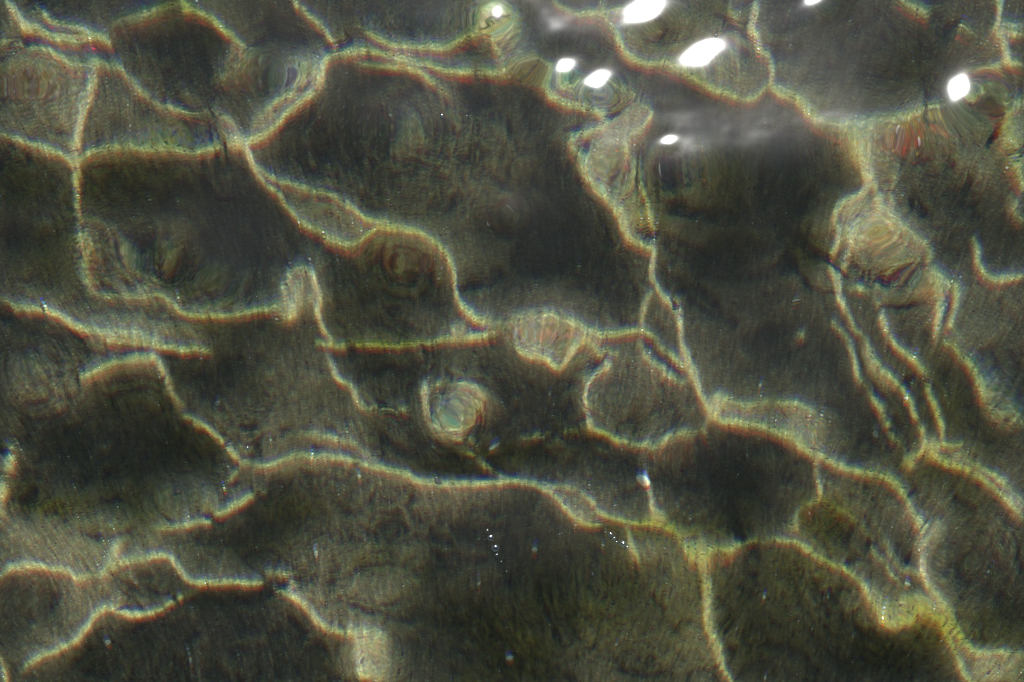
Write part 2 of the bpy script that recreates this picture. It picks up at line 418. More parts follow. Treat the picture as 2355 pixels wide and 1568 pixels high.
def fft_poisson(r, Lx, Ly, kx, ky):
    """h with kx h_xx + ky h_yy = r, periodic"""
    ny, nx = r.shape
    qx = 2 * np.pi * np.fft.rfftfreq(nx, Lx / nx)[None]
    qy = 2 * np.pi * np.fft.fftfreq(ny, Ly / ny)[:, None]
    den = -(kx * qx ** 2 + ky * qy ** 2); den[0, 0] = 1.0
    f = np.fft.rfft2(r); f[0, 0] = 0
    f = f * np.exp(-((qx * Lx / nx / 2.1) ** 2 + (qy * Ly / ny / 2.1) ** 2) ** 2)   # nothing finer than the mesh can carry
    return np.fft.irfft2(f / den, s=r.shape)

def sample(g, x, y, x0, y0, dx, dy):
    """periodic bilinear lookup"""
    ny, nx = g.shape
    fx, fy = (x - x0) / dx, (y - y0) / dy
    ix, iy = np.floor(fx).astype(int), np.floor(fy).astype(int)
    fx = fx - ix; fy = fy - iy
    ix %= nx; iy %= ny
    jx, jy = (ix + 1) % nx, (iy + 1) % ny
    return (g[iy, ix] * (1 - fx) + g[iy, jx] * fx) * (1 - fy) + (g[jy, ix] * (1 - fx) + g[jy, jx] * fx) * fy

def k_of(d):
    e = 1e-3
    d = np.array(d)[None]
    z = np.zeros(1)
    a = land(z, z, z, z, z, d); b = land(z, z, z, z + e, z, d); c = land(z, z, z, z, z + e, d)
    return float((b[0] - a[0])[0] / e), float((c[1] - a[1])[0] / e)

PX, PY = 2.6, 2.3                             # period of the lit patch
BX0, BY0 = -1.3, -0.65                        # its corner on the bed
GN = (800, 900)                               # lattice rows, columns of one period
CB = land(np.zeros(1), np.zeros(1), np.zeros(1), np.zeros(1), np.zeros(1), -SUN_TO[None])
OFFX, OFFY = float(CB[0][0]), float(CB[1][0]) # where straight-through sunlight lands
vdx, vdy = PX / GN[1], PY / GN[0]
SX0, SY0 = BX0 - OFFX + vdx / 2, BY0 - OFFY + vdy / 2   # first lattice node of the lit patch
VROWS = int(round((SY0 + 0.92) / vdy))        # the viewed patch starts this many rows below it
VLX, VLY, VN = PX, PY, GN
VX0, VY0 = SX0, SY0 - VROWS * vdy

# sun flashes: image units x, y, reach of the facet in metres
GLINTS = [(1497, 16, .027, 0), (1610, 108, .030, 0), (1302, 142, .018, 0), (1361, 182, .020, 0), (2208, 196, .034, 0), (1537, 317, .008, 0),
          (1880, -20, .020, 0), (1258, -20, .03, .04)]

def glint_slope(x, y):
    """slopes a facet needs to throw the sun into the lens"""
    v = -cam_dir(x, y) + SUN_TO
    return -v[..., 0] / v[..., 2], -v[..., 1] / v[..., 2]

def viewed_surface():
    kx, ky = k_of(cam_dir(np.array(0.0), np.array(0.0)))
    y = VY0 + vdy * np.arange(VN[0]); x = VX0 + vdx * np.arange(VN[1])
    X, Y = np.meshgrid(x, y)
    px, py = world_to_img(X, Y)
    px = px + vnoise(X.shape, 18, 51, 20.0) + vnoise(X.shape, 9, 52, 8.0); py = py + vnoise(X.shape, 18, 53, 14.0) + vnoise(X.shape, 9, 54, 6.0)
    r = np.zeros(X.shape)
    for cx, cy, rx, ry, a in LENSES:
        c = 1.30 * (1 + min(rx, ry) / max(rx, ry))      # a long crest bends light one way only, a round one both ways
        r -= a * c * LENS * np.exp(-(((px - cx) / rx) ** 2 + ((py - cy) / ry) ** 2) ** 1.3)
    # gentle lesser waves between the lenses
    n = vnoise(X.shape, 26, 21, 1.0) + 0.5 * vnoise(X.shape, 13, 22, 1.0)
    r += 0.28 * n * (1 + r.clip(-1, 0))
    r -= blur(r, 60.0)                        # no swell longer than the ripples
    box = np.clip((1.15 - np.abs(X)) / 0.25, 0, 1) * np.clip((Y + 0.9) / 0.25, 0, 1) * np.clip((1.05 - Y) / 0.3, 0, 1)
    r *= box
    r -= r.mean()
    h = fft_poisson(r, VLX, VLY, kx, ky)
    h = h + vnoise(X.shape, 3.3, 55, 0.000016) + vnoise(X.shape, 6.1, 56, 0.00004)      # faint capillary ripples
    # facets that flash the sun
    for _ in range(4):
        gx, gy = grads(h, vdx, vdy)
        for cx, cy, sg, off in GLINTS:
            x0, y0 = img_to_world(np.array([float(cx)]), np.array([float(cy)]))
            S = lambda g: sample(g, x0, y0, VX0, VY0, vdx, vdy)
            a, b = glint_slope(x0, y0)
            ax, ay = (a - S(gx))[0], (b - S(gy))[0] + off
            if off and ay < 0:
                continue
            rx, ry = X - x0[0], Y - y0[0]
            h = h + (ax * rx + ay * ry) * np.exp(-(rx * rx + ry * ry) / (2 * sg * sg))
    return h

def grads(h, dx, dy):
    gx = (np.roll(h, -1, 1) - np.roll(h, 1, 1)) / (2 * dx)
    gy = (np.roll(h, -1, 0) - np.roll(h, 1, 0)) / (2 * dy)
    return gx, gy

# ------------------------------------------------------------------ the water that throws the light on the bed

def voronoi_net(nx, ny):
    rs = np.random.RandomState(11)
    cx, cy = 13, 12
    P = rs.uniform(0.08, 0.92, (cy, cx, 2))
    x = (np.arange(nx) + .5) / nx * cx; y = (np.arange(ny) + .5) / ny * cy
    X, Y = np.meshgrid(x, y)
    X = X + 0.22 * np.sin(2 * np.pi * (Y * 3 / cy + 0.1)) + 0.16 * np.sin(2 * np.pi * (Y * 8 / cy + X * 2 / cx))
    Y = Y + 0.20 * np.sin(2 * np.pi * (X * 4 / cx)) + 0.14 * np.sin(2 * np.pi * (X * 9 / cx + Y * 3 / cy))
    Xi, Yi = np.floor(X).astype(int), np.floor(Y).astype(int)
    f1 = np.full(X.shape, 9.0); f2 = np.full(X.shape, 9.0)
    for dy in (-2, -1, 0, 1, 2):
        for dx in (-2, -1, 0, 1, 2):
            c = P[(Yi + dy) % cy, (Xi + dx) % cx]
            d = np.hypot(Xi + dx + c[..., 0] - X, (Yi + dy + c[..., 1] - Y) * 1.25)
            f2 = np.minimum(f2, np.maximum(f1, d)); f1 = np.minimum(f1, d)
    e = f2 - f1
    amp = 0.6 + 0.5 * np.sin(2 * np.pi * (X * 5 / cx + np.sin(2 * np.pi * Y * 2 / cy))) * np.sin(2 * np.pi * (Y * 4 / cy))
    return 0.38 + 0.25 * np.exp(-e / 0.25) + 5 * np.clip(amp, .15, 2) * np.exp(-(e / 0.05) ** 2)

def bed_light(T, hv, nx, ny):
    """the wanted light on the bed: the traced picture carried down through the viewed water"""
    py, px = np.mgrid[0:RH, 0:RW].astype(float)
    px, py = (px - MG) * 2, (py - MG) * 2
    x, y = img_to_world(px, py)
    gx, gy = grads(hv, vdx, vdy)
    h = sample(hv, x, y, VX0, VY0, vdx, vdy)
    sx = sample(gx, x, y, VX0, VY0, vdx, vdy); sy = sample(gy, x, y, VX0, VY0, vdx, vdy)
    bx, by = land(x, y, h, sx, sy, cam_dir(x, y))
    fx, fy = (bx - BX0) / PX * nx, (by - BY0) / PY * ny
    ix, iy = np.floor(fx).astype(int), np.floor(fy).astype(int)
    ax, ay = fx - ix, fy - iy
    edge = np.minimum(np.minimum(px + 2 * MG, IMG_W + 2 * MG - px), np.minimum(py + 2 * MG, IMG_H + 2 * MG - py)) / (2.0 * MG)
    w0 = np.clip(edge, 0, 1) + 1e-4
    acc = np.zeros(nx * ny); wt = np.zeros(nx * ny); cov = np.zeros(nx * ny)
    for oy in (0, 1):
        for ox in (0, 1):
            w = (ax if ox else 1 - ax) * (ay if oy else 1 - ay)
            j = ((iy + oy) % ny * nx + (ix + ox) % nx).ravel()
            acc += np.bincount(j, (w * T).ravel(), nx * ny)
            wt += np.bincount(j, w.ravel(), nx * ny)
            cov += np.bincount(j, (w * w0).ravel(), nx * ny)
    acc, wt, cov = (a.reshape(ny, nx) for a in (acc, wt, cov))
    ok = wt > 0.02
    Tb = np.where(ok, acc / np.maximum(wt, 1e-9), 0.0)
    cv = np.where(ok, cov / np.maximum(wt, 1e-9), 0.0)
    # fill pin holes
    okf = ok.astype(float)
    b1, b2 = blur(Tb * okf, 1.5), blur(okf, 1.5)
    Tb = np.where(ok, Tb, b1 / np.maximum(b2, 1e-3))
    b3 = blur(cv * okf, 3.0) / np.maximum(blur(okf, 3.0), 1e-3)
    cv = np.clip(np.where(blur(okf, 3.0) > 0.3, b3, 0), 0, 1)
    net = voronoi_net(nx, ny)
    net *= Tb[cv > 0.9].mean() / net.mean()
    L = Tb * cv + net * (1 - cv)
    w = np.pad(shrink(L, nx // 4, ny // 4), 60, mode='wrap')
    w = blur(w, 16.0)[60:-60, 60:-60]         # keep the patch evenly fed with light over long distances
    w = resample(w, nx, ny)
    L = L / (w / w.mean()) ** 0.8
    return L / (1 + L / 45.0)

def throw(h, nx, ny):
    dx, dy = PX / nx, PY / ny
    gx, gy = grads(h, dx, dy)
    x = BX0 - OFFX + dx * (np.arange(nx) + .5); y = BY0 - OFFY + dy * (np.arange(ny) + .5)
    X, Y = np.meshgrid(x, y)
    bx, by = land(X, Y, h, gx, gy, -SUN_TO)
    ux, uy = bx - X, by - Y
    uxx = 1 + (np.roll(ux, -1, 1) - np.roll(ux, 1, 1)) / (2 * dx)
    uyy = 1 + (np.roll(uy, -1, 0) - np.roll(uy, 1, 0)) / (2 * dy)
    uxy = (np.roll(ux, -1, 0) - np.roll(ux, 1, 0)) / (2 * dy)
    uyx = (np.roll(uy, -1, 1) - np.roll(uy, 1, 1)) / (2 * dx)
    F = 1 - (SUN_TO[0] * gx + SUN_TO[1] * gy) / SUN_TO[2]
    return bx, by, uxx * uyy - uxy * uyx, F, (uxx, uyy, uxy, uyx)

def resample(h, nx, ny):
    y, x = (np.arange(ny) + .5) / ny * h.shape[0] - .5, (np.arange(nx) + .5) / nx * h.shape[1] - .5
    X, Y = np.meshgrid(x, y)
    return sample(h, X, Y, 0, 0, 1, 1)

def shrink(a, nx, ny):
    fy, fx = a.shape[0] // ny, a.shape[1] // nx
    return a.reshape(ny, fy, nx, fx).mean((1, 3))

def solve_caustic(Tb, plan, log=False):
    kx, ky = k_of(-SUN_TO)
    h = None
    for nx, ny, its, tau in plan:
        Tl = shrink(Tb, Tb.shape[1] // 4, Tb.shape[0] // 4) if nx < 300 else (shrink(Tb, Tb.shape[1] // 2, Tb.shape[0] // 2) if nx < 600 else Tb)
        tdx, tdy = PX / Tl.shape[1], PY / Tl.shape[0]
        if h is None:
            h = np.zeros((ny, nx))
        elif h.shape != (ny, nx):
            h = resample(h, nx, ny)
        dx, dy = PX / nx, PY / ny
        for it in range(its):
            if nx < 300:                      # approach the full contrast by steps
                p = min(1.0, 0.35 + 0.65 * (it // 10) * 10 / (0.7 * its))
                Tc = Tl ** p if it % 10 == 0 else Tc
            else:
                Tc = Tl
            bx, by, det, F, J = throw(h, nx, ny)
            t = sample(Tc, bx, by, BX0 + tdx / 2, BY0 + tdy / 2, tdx, tdy)
            c = (F / t).mean() / det.mean()
            r = np.clip(det, 0.02, 6) - F / (t * c)
            r *= np.clip(0.35 / np.maximum(det, 0.08), 1.0, 2.5) * np.clip(2.0 / np.maximum(det, 0.1), 0.25, 1.0)
            r -= r.mean()
            h = h - tau * fft_poisson(r, PX, PY, kx, ky)
            if log and it % 10 == 9:
                e = np.log(np.clip(det, .02, 9) * t * c / F)
                print(nx, it, 'rms', round(float(np.sqrt((r ** 2).mean())), 4), 'log', round(float(np.sqrt((e * e).mean())), 3), 'detmin', round(float(det.min()), 3), flush=True)
    return h

def make_water():
    T = light_target()
    hv = viewed_surface()
    Tb = bed_light(T, hv, 1200, 1040)
    hl = solve_caustic(Tb, [(225, 200, 200, .45), (450, 400, 110, .4), (900, 800, 34, .35)])
    rows = VROWS + GN[0]
    y = VY0 + vdy * np.arange(rows); x = SX0 + vdx * np.arange(GN[1])
    X, Y = np.meshgrid(x, y)
    H = hl[(np.arange(rows) - VROWS) % GN[0]]
    V = np.zeros_like(H); n = min(rows, GN[0]); V[:n] = hv[:n]
    ss = lambda t: np.clip(t, 0, 1) ** 2 * (3 - 2 * np.clip(t, 0, 1))
    W = ss((0.60 - Y) / 0.13) * ss((Y + 0.70) / 0.24) * ss((1.02 - np.abs(X)) / 0.24)
    band = (W > 0.02) & (W < 0.98) & (np.abs(X) < 0.8) & (Y > 0)
    V = V + (H - V)[band].mean()
    return x, y, V * W + H * (1 - W), hl, hv

def bed_point(px, py, hv):
    """the spot of the bed seen through the water at an image point"""
    x, y = img_to_world(np.array([float(px)]), np.array([float(py)]))
    gx, gy = grads(hv, vdx, vdy)
    S = lambda g: sample(g, x, y, VX0, VY0, vdx, vdy)
    bx, by = land(x, y, S(hv), S(gx), S(gy), cam_dir(x, y))
    return float(bx[0]), float(by[0])

# ------------------------------------------------------------------ BLENDER: helpers
rng = np.random.RandomState(5)

def link(o, label=None, cat=None, group=None, kind=None, parent=None):
    sc.collection.objects.link(o)
    if parent is not None:
        o.parent = parent
    for k, v in (('label', label), ('category', cat), ('group', group), ('kind', kind)):
        if v:
            o[k] = v
    return o

def sheet(name, x, y, Z, mat, attr=None):
    nx, ny = len(x), len(y)
    X, Y = np.meshgrid(x, y)
    v = np.stack([X, Y, Z], -1).reshape(-1, 3).astype(np.float32)
    i = np.arange(nx * ny).reshape(ny, nx)
    q = np.stack([i[:-1, :-1], i[:-1, 1:], i[1:, 1:], i[1:, :-1]], -1).reshape(-1, 4).astype(np.int32)
    m = bpy.data.meshes.new(name)
    m.vertices.add(len(v)); m.vertices.foreach_set('co', v.ravel())
    m.loops.add(q.size); m.loops.foreach_set('vertex_index', q.ravel())
    m.polygons.add(len(q)); m.polygons.foreach_set('loop_start', (np.arange(len(q)) * 4).astype(np.int32))
    m.update(calc_edges=True)
    m.polygons.foreach_set('use_smooth', np.ones(len(q), bool))
    for k, a in (attr or {}).items():
        at = m.attributes.new(k, 'FLOAT', 'POINT')
        at.data.foreach_set('value', a.ravel().astype(np.float32))
    m.materials.append(mat)
    return bpy.data.objects.new(name, m)

def poly_object(name, verts, faces, mat, smooth=False):
    m = bpy.data.meshes.new(name)
    m.from_pydata([tuple(map(float, v)) for v in verts], [], [tuple(map(int, f)) for f in faces])
    m.update()
    if smooth:
        m.polygons.foreach_set('use_smooth', [True] * len(m.polygons))
    m.materials.append(mat)
    return bpy.data.objects.new(name, m)

def spread(a, step, far):
    """coordinates that widen away from the end a"""
    out = []; s = step; c = 0.0
    while c < far:
        s *= 1.14; c += s; out.append(c)
    return np.array(out)

def new_mat(name):
    m = bpy.data.materials.new(name); m.use_nodes = True
    m.node_tree.nodes.clear()
    return m, m.node_tree.nodes, m.node_tree.links

# ------------------------------------------------------------------ materials
def water_material():
    """refraction with real (a little exaggerated) dispersion, and Fresnel reflection"""
    m, N, L = new_mat('rippled_water')
    out = N.new('ShaderNodeOutputMaterial')
    def refr(c, i):
        r = N.new('ShaderNodeBsdfRefraction')
        r.inputs['Color'].default_value = (*c, 1); r.inputs['Roughness'].default_value = 0.0
        r.inputs['IOR'].default_value = i
        return r.outputs[0]
    def add(a, b):
        s = N.new('ShaderNodeAddShader'); L.new(a, s.inputs[0]); L.new(b, s.inputs[1]); return s.outputs[0]
    w = W0
    v = 1 - w
    spec = [((v * .52, 0, 0), N0 - 1.25 * DISP), ((v * .48, v * .34, 0), N0 - .55 * DISP), ((0, v * .36, 0), N0 + .1 * DISP),
            ((0, v * .30, v * .46), N0 + .70 * DISP), ((0, 0, v * .54), N0 + 1.45 * DISP)]
    acc = refr((w, w, w), N0)
    for c, i in spec:
        acc = add(acc, refr(c, i))
    gl = N.new('ShaderNodeBsdfGlossy'); gl.inputs['Roughness'].default_value = GLOSS
    gl.inputs['Color'].default_value = (1, 1, 1, 1)
    fr = N.new('ShaderNodeFresnel'); fr.inputs['IOR'].default_value = N0
    mx = N.new('ShaderNodeMixShader')
    g2 = N.new('ShaderNodeBsdfGlossy'); g2.inputs['Roughness'].default_value = 0.32    # the finest ripples scatter the flash
    g3 = N.new('ShaderNodeMixShader'); g3.inputs[0].default_value = 0.022
    g4 = N.new('ShaderNodeBsdfGlossy'); g4.inputs['Roughness'].default_value = 0.085
    g5 = N.new('ShaderNodeMixShader'); g5.inputs[0].default_value = 0.05
    L.new(gl.outputs[0], g5.inputs[1]); L.new(g4.outputs[0], g5.inputs[2])
    L.new(g5.outputs[0], g3.inputs[1]); L.new(g2.outputs[0], g3.inputs[2])
    L.new(fr.outputs[0], mx.inputs[0]); L.new(acc, mx.inputs[1]); L.new(g3.outputs[0], mx.inputs[2])
    L.new(mx.outputs[0], out.inputs[0])
    return m

def ramp(N, L, src, stops):
    r = N.new('ShaderNodeValToRGB')
    el = r.color_ramp.elements
    el[0].position, el[0].color = stops[0][0], (*stops[0][1], 1)
    el[1].position, el[1].color = stops[-1][0], (*stops[-1][1], 1)
    for p, c in stops[1:-1]:
        e = el.new(p); e.color = (*c, 1)
    L.new(src, r.inputs[0])
    return r.outputs[0]

def noise(N, L, co, scale, detail=3, rough=0.6, dist=0.0):
    n = N.new('ShaderNodeTexNoise'); n.inputs['Scale'].default_value = scale
    n.inputs['Detail'].default_value = detail; n.inputs['Roughness'].default_value = rough
    n.inputs['Distortion'].default_value = dist
    L.new(co, n.inputs['Vector'])
    return n.outputs['Fac']

def mixc(N, L, f, a, b, mode='MIX'):
    x = N.new('ShaderNodeMix'); x.data_type = 'RGBA'; x.blend_type = mode
    for i, v in ((0, f), (6, a), (7, b)):
        if isinstance(v, (int, float)):
            x.inputs[i].default_value = v
        elif isinstance(v, tuple):
            x.inputs[i].default_value = (*v, 1)
        else:
            L.new(v, x.inputs[i])
    return x.outputs[2]

def math_n(N, L, op, a, b=None):
    x = N.new('ShaderNodeMath'); x.operation = op; x.use_clamp = False
    for i, v in ((0, a), (1, b)):
        if v is None: continue
        if isinstance(v, (int, float)): x.inputs[i].default_value = v
        else: L.new(v, x.inputs[i])
    return x.outputs[0]

def bed_material():
    m, N, L = new_mat('silty_sand')
    out = N.new('ShaderNodeOutputMaterial')
    geo = N.new('ShaderNodeNewGeometry')
    mp = N.new('ShaderNodeMapping'); mp.inputs['Rotation'].default_value = (0.71, 0.43, 0.57)
    L.new(geo.outputs['Position'], mp.inputs['Vector'])
    co = mp.outputs[0]
    n1 = noise(N, L, co, 170, 4, 0.7, 0.3)
    n2 = noise(N, L, co, 420, 2, 0.6)
    grain = math_n(N, L, 'ADD', math_n(N, L, 'MULTIPLY', n1, 0.66), math_n(N, L, 'MULTIPLY', n2, 0.34))
    big = noise(N, L, co, 9, 4, 0.6)
    col = ramp(N, L, grain, [(0.33, (0.042, 0.046, 0.032)), (0.45, (0.105, 0.106, 0.078)), (0.55, (0.180, 0.176, 0.134)), (0.68, (0.46, 0.44, 0.36))])
    tint = ramp(N, L, big, [(0.35, (0.80, 0.86, 0.74)), (0.65, (1.14, 1.08, 0.90))])
    col = mixc(N, L, 1.0, col, tint, 'MULTIPLY')
    mid = ramp(N, L, noise(N, L, co, 42, 3, 0.6, 0.8), [(0.36, (0.80, 0.84, 0.74)), (0.64, (1.20, 1.16, 1.02))])
    col = mixc(N, L, 1.0, col, mid, 'MULTIPLY')
    # scattered dark detritus
    det = noise(N, L, co, 95, 3, 0.5)
    dk = ramp(N, L, det, [(0.62, (1, 1, 1)), (0.70, (0.40, 0.38, 0.30))])
    col = mixc(N, L, 0.45, col, dk, 'MULTIPLY')
    at = N.new('ShaderNodeAttribute'); at.attribute_name = 'algae'
    alg_n = noise(N, L, co, 60, 5, 0.7, 0.6)
    f = math_n(N, L, 'MULTIPLY', at.outputs['Fac'], ramp(N, L, alg_n, [(0.30, (0.15, 0.15, 0.15)), (0.50, (1, 1, 1))]))
    f = math_n(N, L, 'MINIMUM', f, 0.92)
    green = ramp(N, L, noise(N, L, co, 150, 4, 0.7), [(0.38, (0.024, 0.030, 0.006)), (0.62, (0.175, 0.165, 0.030))])
    col = mixc(N, L, f, col, green)
    b = N.new('ShaderNodeBsdfDiffuse'); b.inputs['Roughness'].default_value = 0.6
    L.new(col, b.inputs['Color'])
    bump = N.new('ShaderNodeBump'); bump.inputs['Strength'].default_value = 0.5; bump.inputs['Distance'].default_value = 0.002
    L.new(grain, bump.inputs['Height']); L.new(bump.outputs[0], b.inputs['Normal'])
    L.new(b.outputs[0], out.inputs[0])
    return m

def plain(name, c1, c2, scale=300, rough=0.8, spec=0.2):
    m, N, L = new_mat(name)
    out = N.new('ShaderNodeOutputMaterial')
    g = N.new('ShaderNodeNewGeometry')
    col = ramp(N, L, noise(N, L, g.outputs['Position'], scale, 3, 0.6), [(0.35, c1), (0.65, c2)])
    p = N.new('ShaderNodeBsdfPrincipled'); p.inputs['Roughness'].default_value = rough
    p.inputs['Specular IOR Level'].default_value = spec
    L.new(col, p.inputs['Base Color']); L.new(p.outputs[0], out.inputs[0])
    return m

W0 = 0.50
DISP = 0.0215
GLOSS = 0.029
M_water = water_material()
M_bed = bed_material()

# ------------------------------------------------------------------ setting: water and bed
wx, wy, H, hl, hv = make_water()
sx = spread(0, vdx, 30.0); sy = spread(0, vdy, 30.0)
gx_all = np.concatenate([wx[0] - sx[::-1], wx, wx[-1] + sx])
gy_all = np.concatenate([wy[0] - sy[::-1], wy, wy[-1] + sy])
XX, YY = np.meshgrid(gx_all, gy_all)
HP = sample(hl, XX, YY, SX0, SY0, vdx, vdy)
px_, py_ = len(sx), len(sy)
stepx = np.concatenate([np.gradient(sx)[::-1], np.full(len(wx), vdx), np.gradient(sx)])[None, :]
stepy = np.concatenate([np.gradient(sy)[::-1], np.full(len(wy), vdy), np.gradient(sy)])[:, None]
HP = HP * np.clip(1.6 - np.maximum(stepx, stepy) / 0.03, 0, 1)
HP[py_:py_ + len(wy), px_:px_ + len(wx)] = H
water = link(sheet('water', gx_all, gy_all, HP, M_water), 'clear rippled water of the shallow lake with bright sun flashes', None, None, 'structure')

ALGAE = [(310,430,150,75,1.1),(60,425,90,60,.9),(1190,1045,140,26,1.1),(1040,1078,90,20,1.),(1350,1003,100,18,.9),(430,1050,90,45,.8),
 (110,1168,90,16,1.1),(330,1130,70,60,.6),(690,1175,100,30,.8),(890,790,130,14,1.),(1500,1215,150,22,.9),(1370,1290,110,45,.8),
 (1280,1340,80,70,.7),(1850,590,60,40,.7),(2230,1455,110,40,.7),(400,470,150,25,.8),(120,590,90,60,.7),(430,590,90,60,.55),
 (1900,1500,150,50,.4),(1200,1500,110,50,.6),(1700,570,110,20,.5),(860,1290,60,30,.5),(600,1250,120,25,.6),(120,540,60,18,.8),
 (60,1130,50,30,.6),(1440,1225,120,22,.9),(1890,1190,60,26,.7),(2050,1510,160,40,.4),(700,480,130,40,.4),(1000,1080,100,16,.8),
 (400,330,60,16,.9),(480,1370,90,20,.5),(1110,390,120,60,.3),(1240,410,70,40,.5),(210,1510,120,30,.4)]

bx_f = np.arange(-1.15, 1.15, 0.004); by_f = np.arange(-0.45, 1.55, 0.004)
o1 = spread(0, 0.004, 30.0)
bxa = np.concatenate([bx_f[0] - o1[::-1], bx_f, bx_f[-1] + o1]); bya = np.concatenate([by_f[0] - o1[::-1], by_f, by_f[-1] + o1])
BX, BY = np.meshgrid(bxa, bya)
inner = (slice(len(o1), len(o1) + len(by_f)), slice(len(o1), len(o1) + len(bx_f)))
relief = np.zeros_like(BX)
relief[inner] = vnoise((len(by_f), len(bx_f)), 22, 31, 0.0022) + vnoise((len(by_f), len(bx_f)), 7, 32, 0.0009)
alg = np.zeros_like(BX)
for ax_, ay_, rx_, ry_, a_ in ALGAE:
    cx_, cy_ = bed_point(ax_, ay_, hv)
    kx_ = 1.1 / IMG_W * 1.45
    ex, ey = rx_ * kx_, ry_ * kx_ * 1.25
    alg = np.maximum(alg, a_ * np.exp(-(((BX - cx_) / ex) ** 2 + ((BY - cy_) / ey) ** 2)))
alg[inner] += 0.75 * np.clip(vnoise((len(by_f), len(bx_f)), 40, 41) + 0.5 * vnoise((len(by_f), len(bx_f)), 16, 42), 0, 1)
alg = np.clip(alg, 0, 1)
relief += alg * 0.003
bed = link(sheet('lake_bed', bxa, bya, relief - DEPTH, M_bed, {'algae': alg}), 'silty sand bed of the lake with olive algae patches', None, None, 'structure')

def bed_z(x, y):
    i = int(np.clip(np.searchsorted(bxa, x), 0, len(bxa) - 1)); j = int(np.clip(np.searchsorted(bya, y), 0, len(bya) - 1))
    return -DEPTH + float(relief[j, i])

water.cycles.is_caustics_caster = True
bed.cycles.is_caustics_receiver = True

# ------------------------------------------------------------------ algae tufts and loose grains (too many to count)
def bed_alg(x, y):
    i = np.clip(np.searchsorted(bxa, x), 0, len(bxa) - 1); j = np.clip(np.searchsorted(bya, y), 0, len(bya) - 1)
    return alg[j, i], relief[j, i] - DEPTH

def tufts():
    n = 60000
    x = rng.uniform(-1.05, 1.05, n); y = rng.uniform(-0.3, 1.4, n)
    a, z = bed_alg(x, y)
    k = rng.rand(n) < a * 1.1 - 0.12
    x, y, z, a = x[k], y[k], z[k], a[k]
    n = len(x)
    ang = rng.normal(0.15, 0.55, n); ln = rng.uniform(.004, .011, n); w = rng.uniform(.0006, .0013, n)
    dx, dy = np.cos(ang) * ln, np.sin(ang) * ln
    up = rng.uniform(.001, .004, n)
    P = np.stack([np.stack([x - dy / ln * w, y + dx / ln * w, z - .0004], -1), np.stack([x + dy / ln * w, y - dx / ln * w, z - .0004], -1),
                  np.stack([x + dx * .6 + dy / ln * w * .6, y + dy * .6, z + up], -1), np.stack([x + dx, y + dy, z + up * .5], -1)], 1)
    v = P.reshape(-1, 3); b = np.arange(n) * 4
    f = np.concatenate([np.stack([b, b + 1, b + 2], -1), np.stack([b, b + 2, b + 3], -1)])
    return v, f

def grains(n, r0, r1, seed, dens=None):
    rs = np.random.RandomState(seed)
    x = rs.uniform(-1.0, 1.0, n); y = rs.uniform(-0.3, 1.35, n)
    _, z = bed_alg(x, y)
    r = r0 * (r1 / r0) ** (rs.rand(n) ** 2.5)
    base = np.array([(1, 0, 0), (0, 1, 0), (-1, 0, 0), (0, -1, 0), (0, 0, 1), (0, 0, -1)], float)
    v = base[None] * rs.uniform(.6, 1.3, (n, 6, 1)); v[..., 2] *= .55
    a = rs.uniform(0, 6.3, n); c, s_ = np.cos(a)[:, None], np.sin(a)[:, None]
    st_ = rs.uniform(.6, 1.5, (n, 1))
    vx, vy = v[..., 0] * st_, v[..., 1]
    v = np.stack([vx * c - vy * s_, vx * s_ + vy * c, v[..., 2]], -1) * r[:, None, None]
    v += np.stack([x, y, z + r * .3], -1)[:, None]
    F = np.array([(0, 1, 4), (1, 2, 4), (2, 3, 4), (3, 0, 4), (1, 0, 5), (2, 1, 5), (3, 2, 5), (0, 3, 5)])
    f = (F[None] + (np.arange(n) * 6)[:, None, None]).reshape(-1, 3)
    return v.reshape(-1, 3), f

def tri_object(name, v, f, mat):
    m = bpy.data.meshes.new(name)
    v = np.ascontiguousarray(v, np.float32); f = np.ascontiguousarray(f, np.int32)
    m.vertices.add(len(v)); m.vertices.foreach_set('co', v.ravel())
    m.loops.add(f.size); m.loops.foreach_set('vertex_index', f.ravel())
    m.polygons.add(len(f)); m.polygons.foreach_set('loop_start', (np.arange(len(f)) * 3).astype(np.int32))
    m.update(calc_edges=True); m.materials.append(mat)
    return bpy.data.objects.new(name, m)

M_algae = plain('olive_algae', (0.030, 0.038, 0.008), (0.17, 0.165, 0.035), 90, 0.8, 0.1)
M_pale = plain('pale_shell', (0.55, 0.53, 0.46), (0.80, 0.79, 0.74), 200, 0.6, 0.3)
M_dark = plain('dark_grit', (0.010, 0.009, 0.007), (0.035, 0.03, 0.02), 200, 0.8, 0.2)
v_, f_ = tufts()
o = link(tri_object('algae', v_, f_, M_algae), 'olive green filament algae growing in patches on the bed', None, None, 'stuff')
o.cycles.is_caustics_receiver = True
v_, f_ = grains(3000, .0007, .0030, 3)
o = link(tri_object('shell_grit', v_, f_, M_pale), 'tiny pale shell and sand specks strewn over the bed', None, None, 'stuff')
o.cycles.is_caustics_receiver = True
v_, f_ = grains(9000, .0008, .0026, 4)
o = link(tri_object('dark_grit', v_, f_, M_dark), 'tiny dark specks of silt strewn over the bed', None, None, 'stuff')
o.cycles.is_caustics_receiver = True

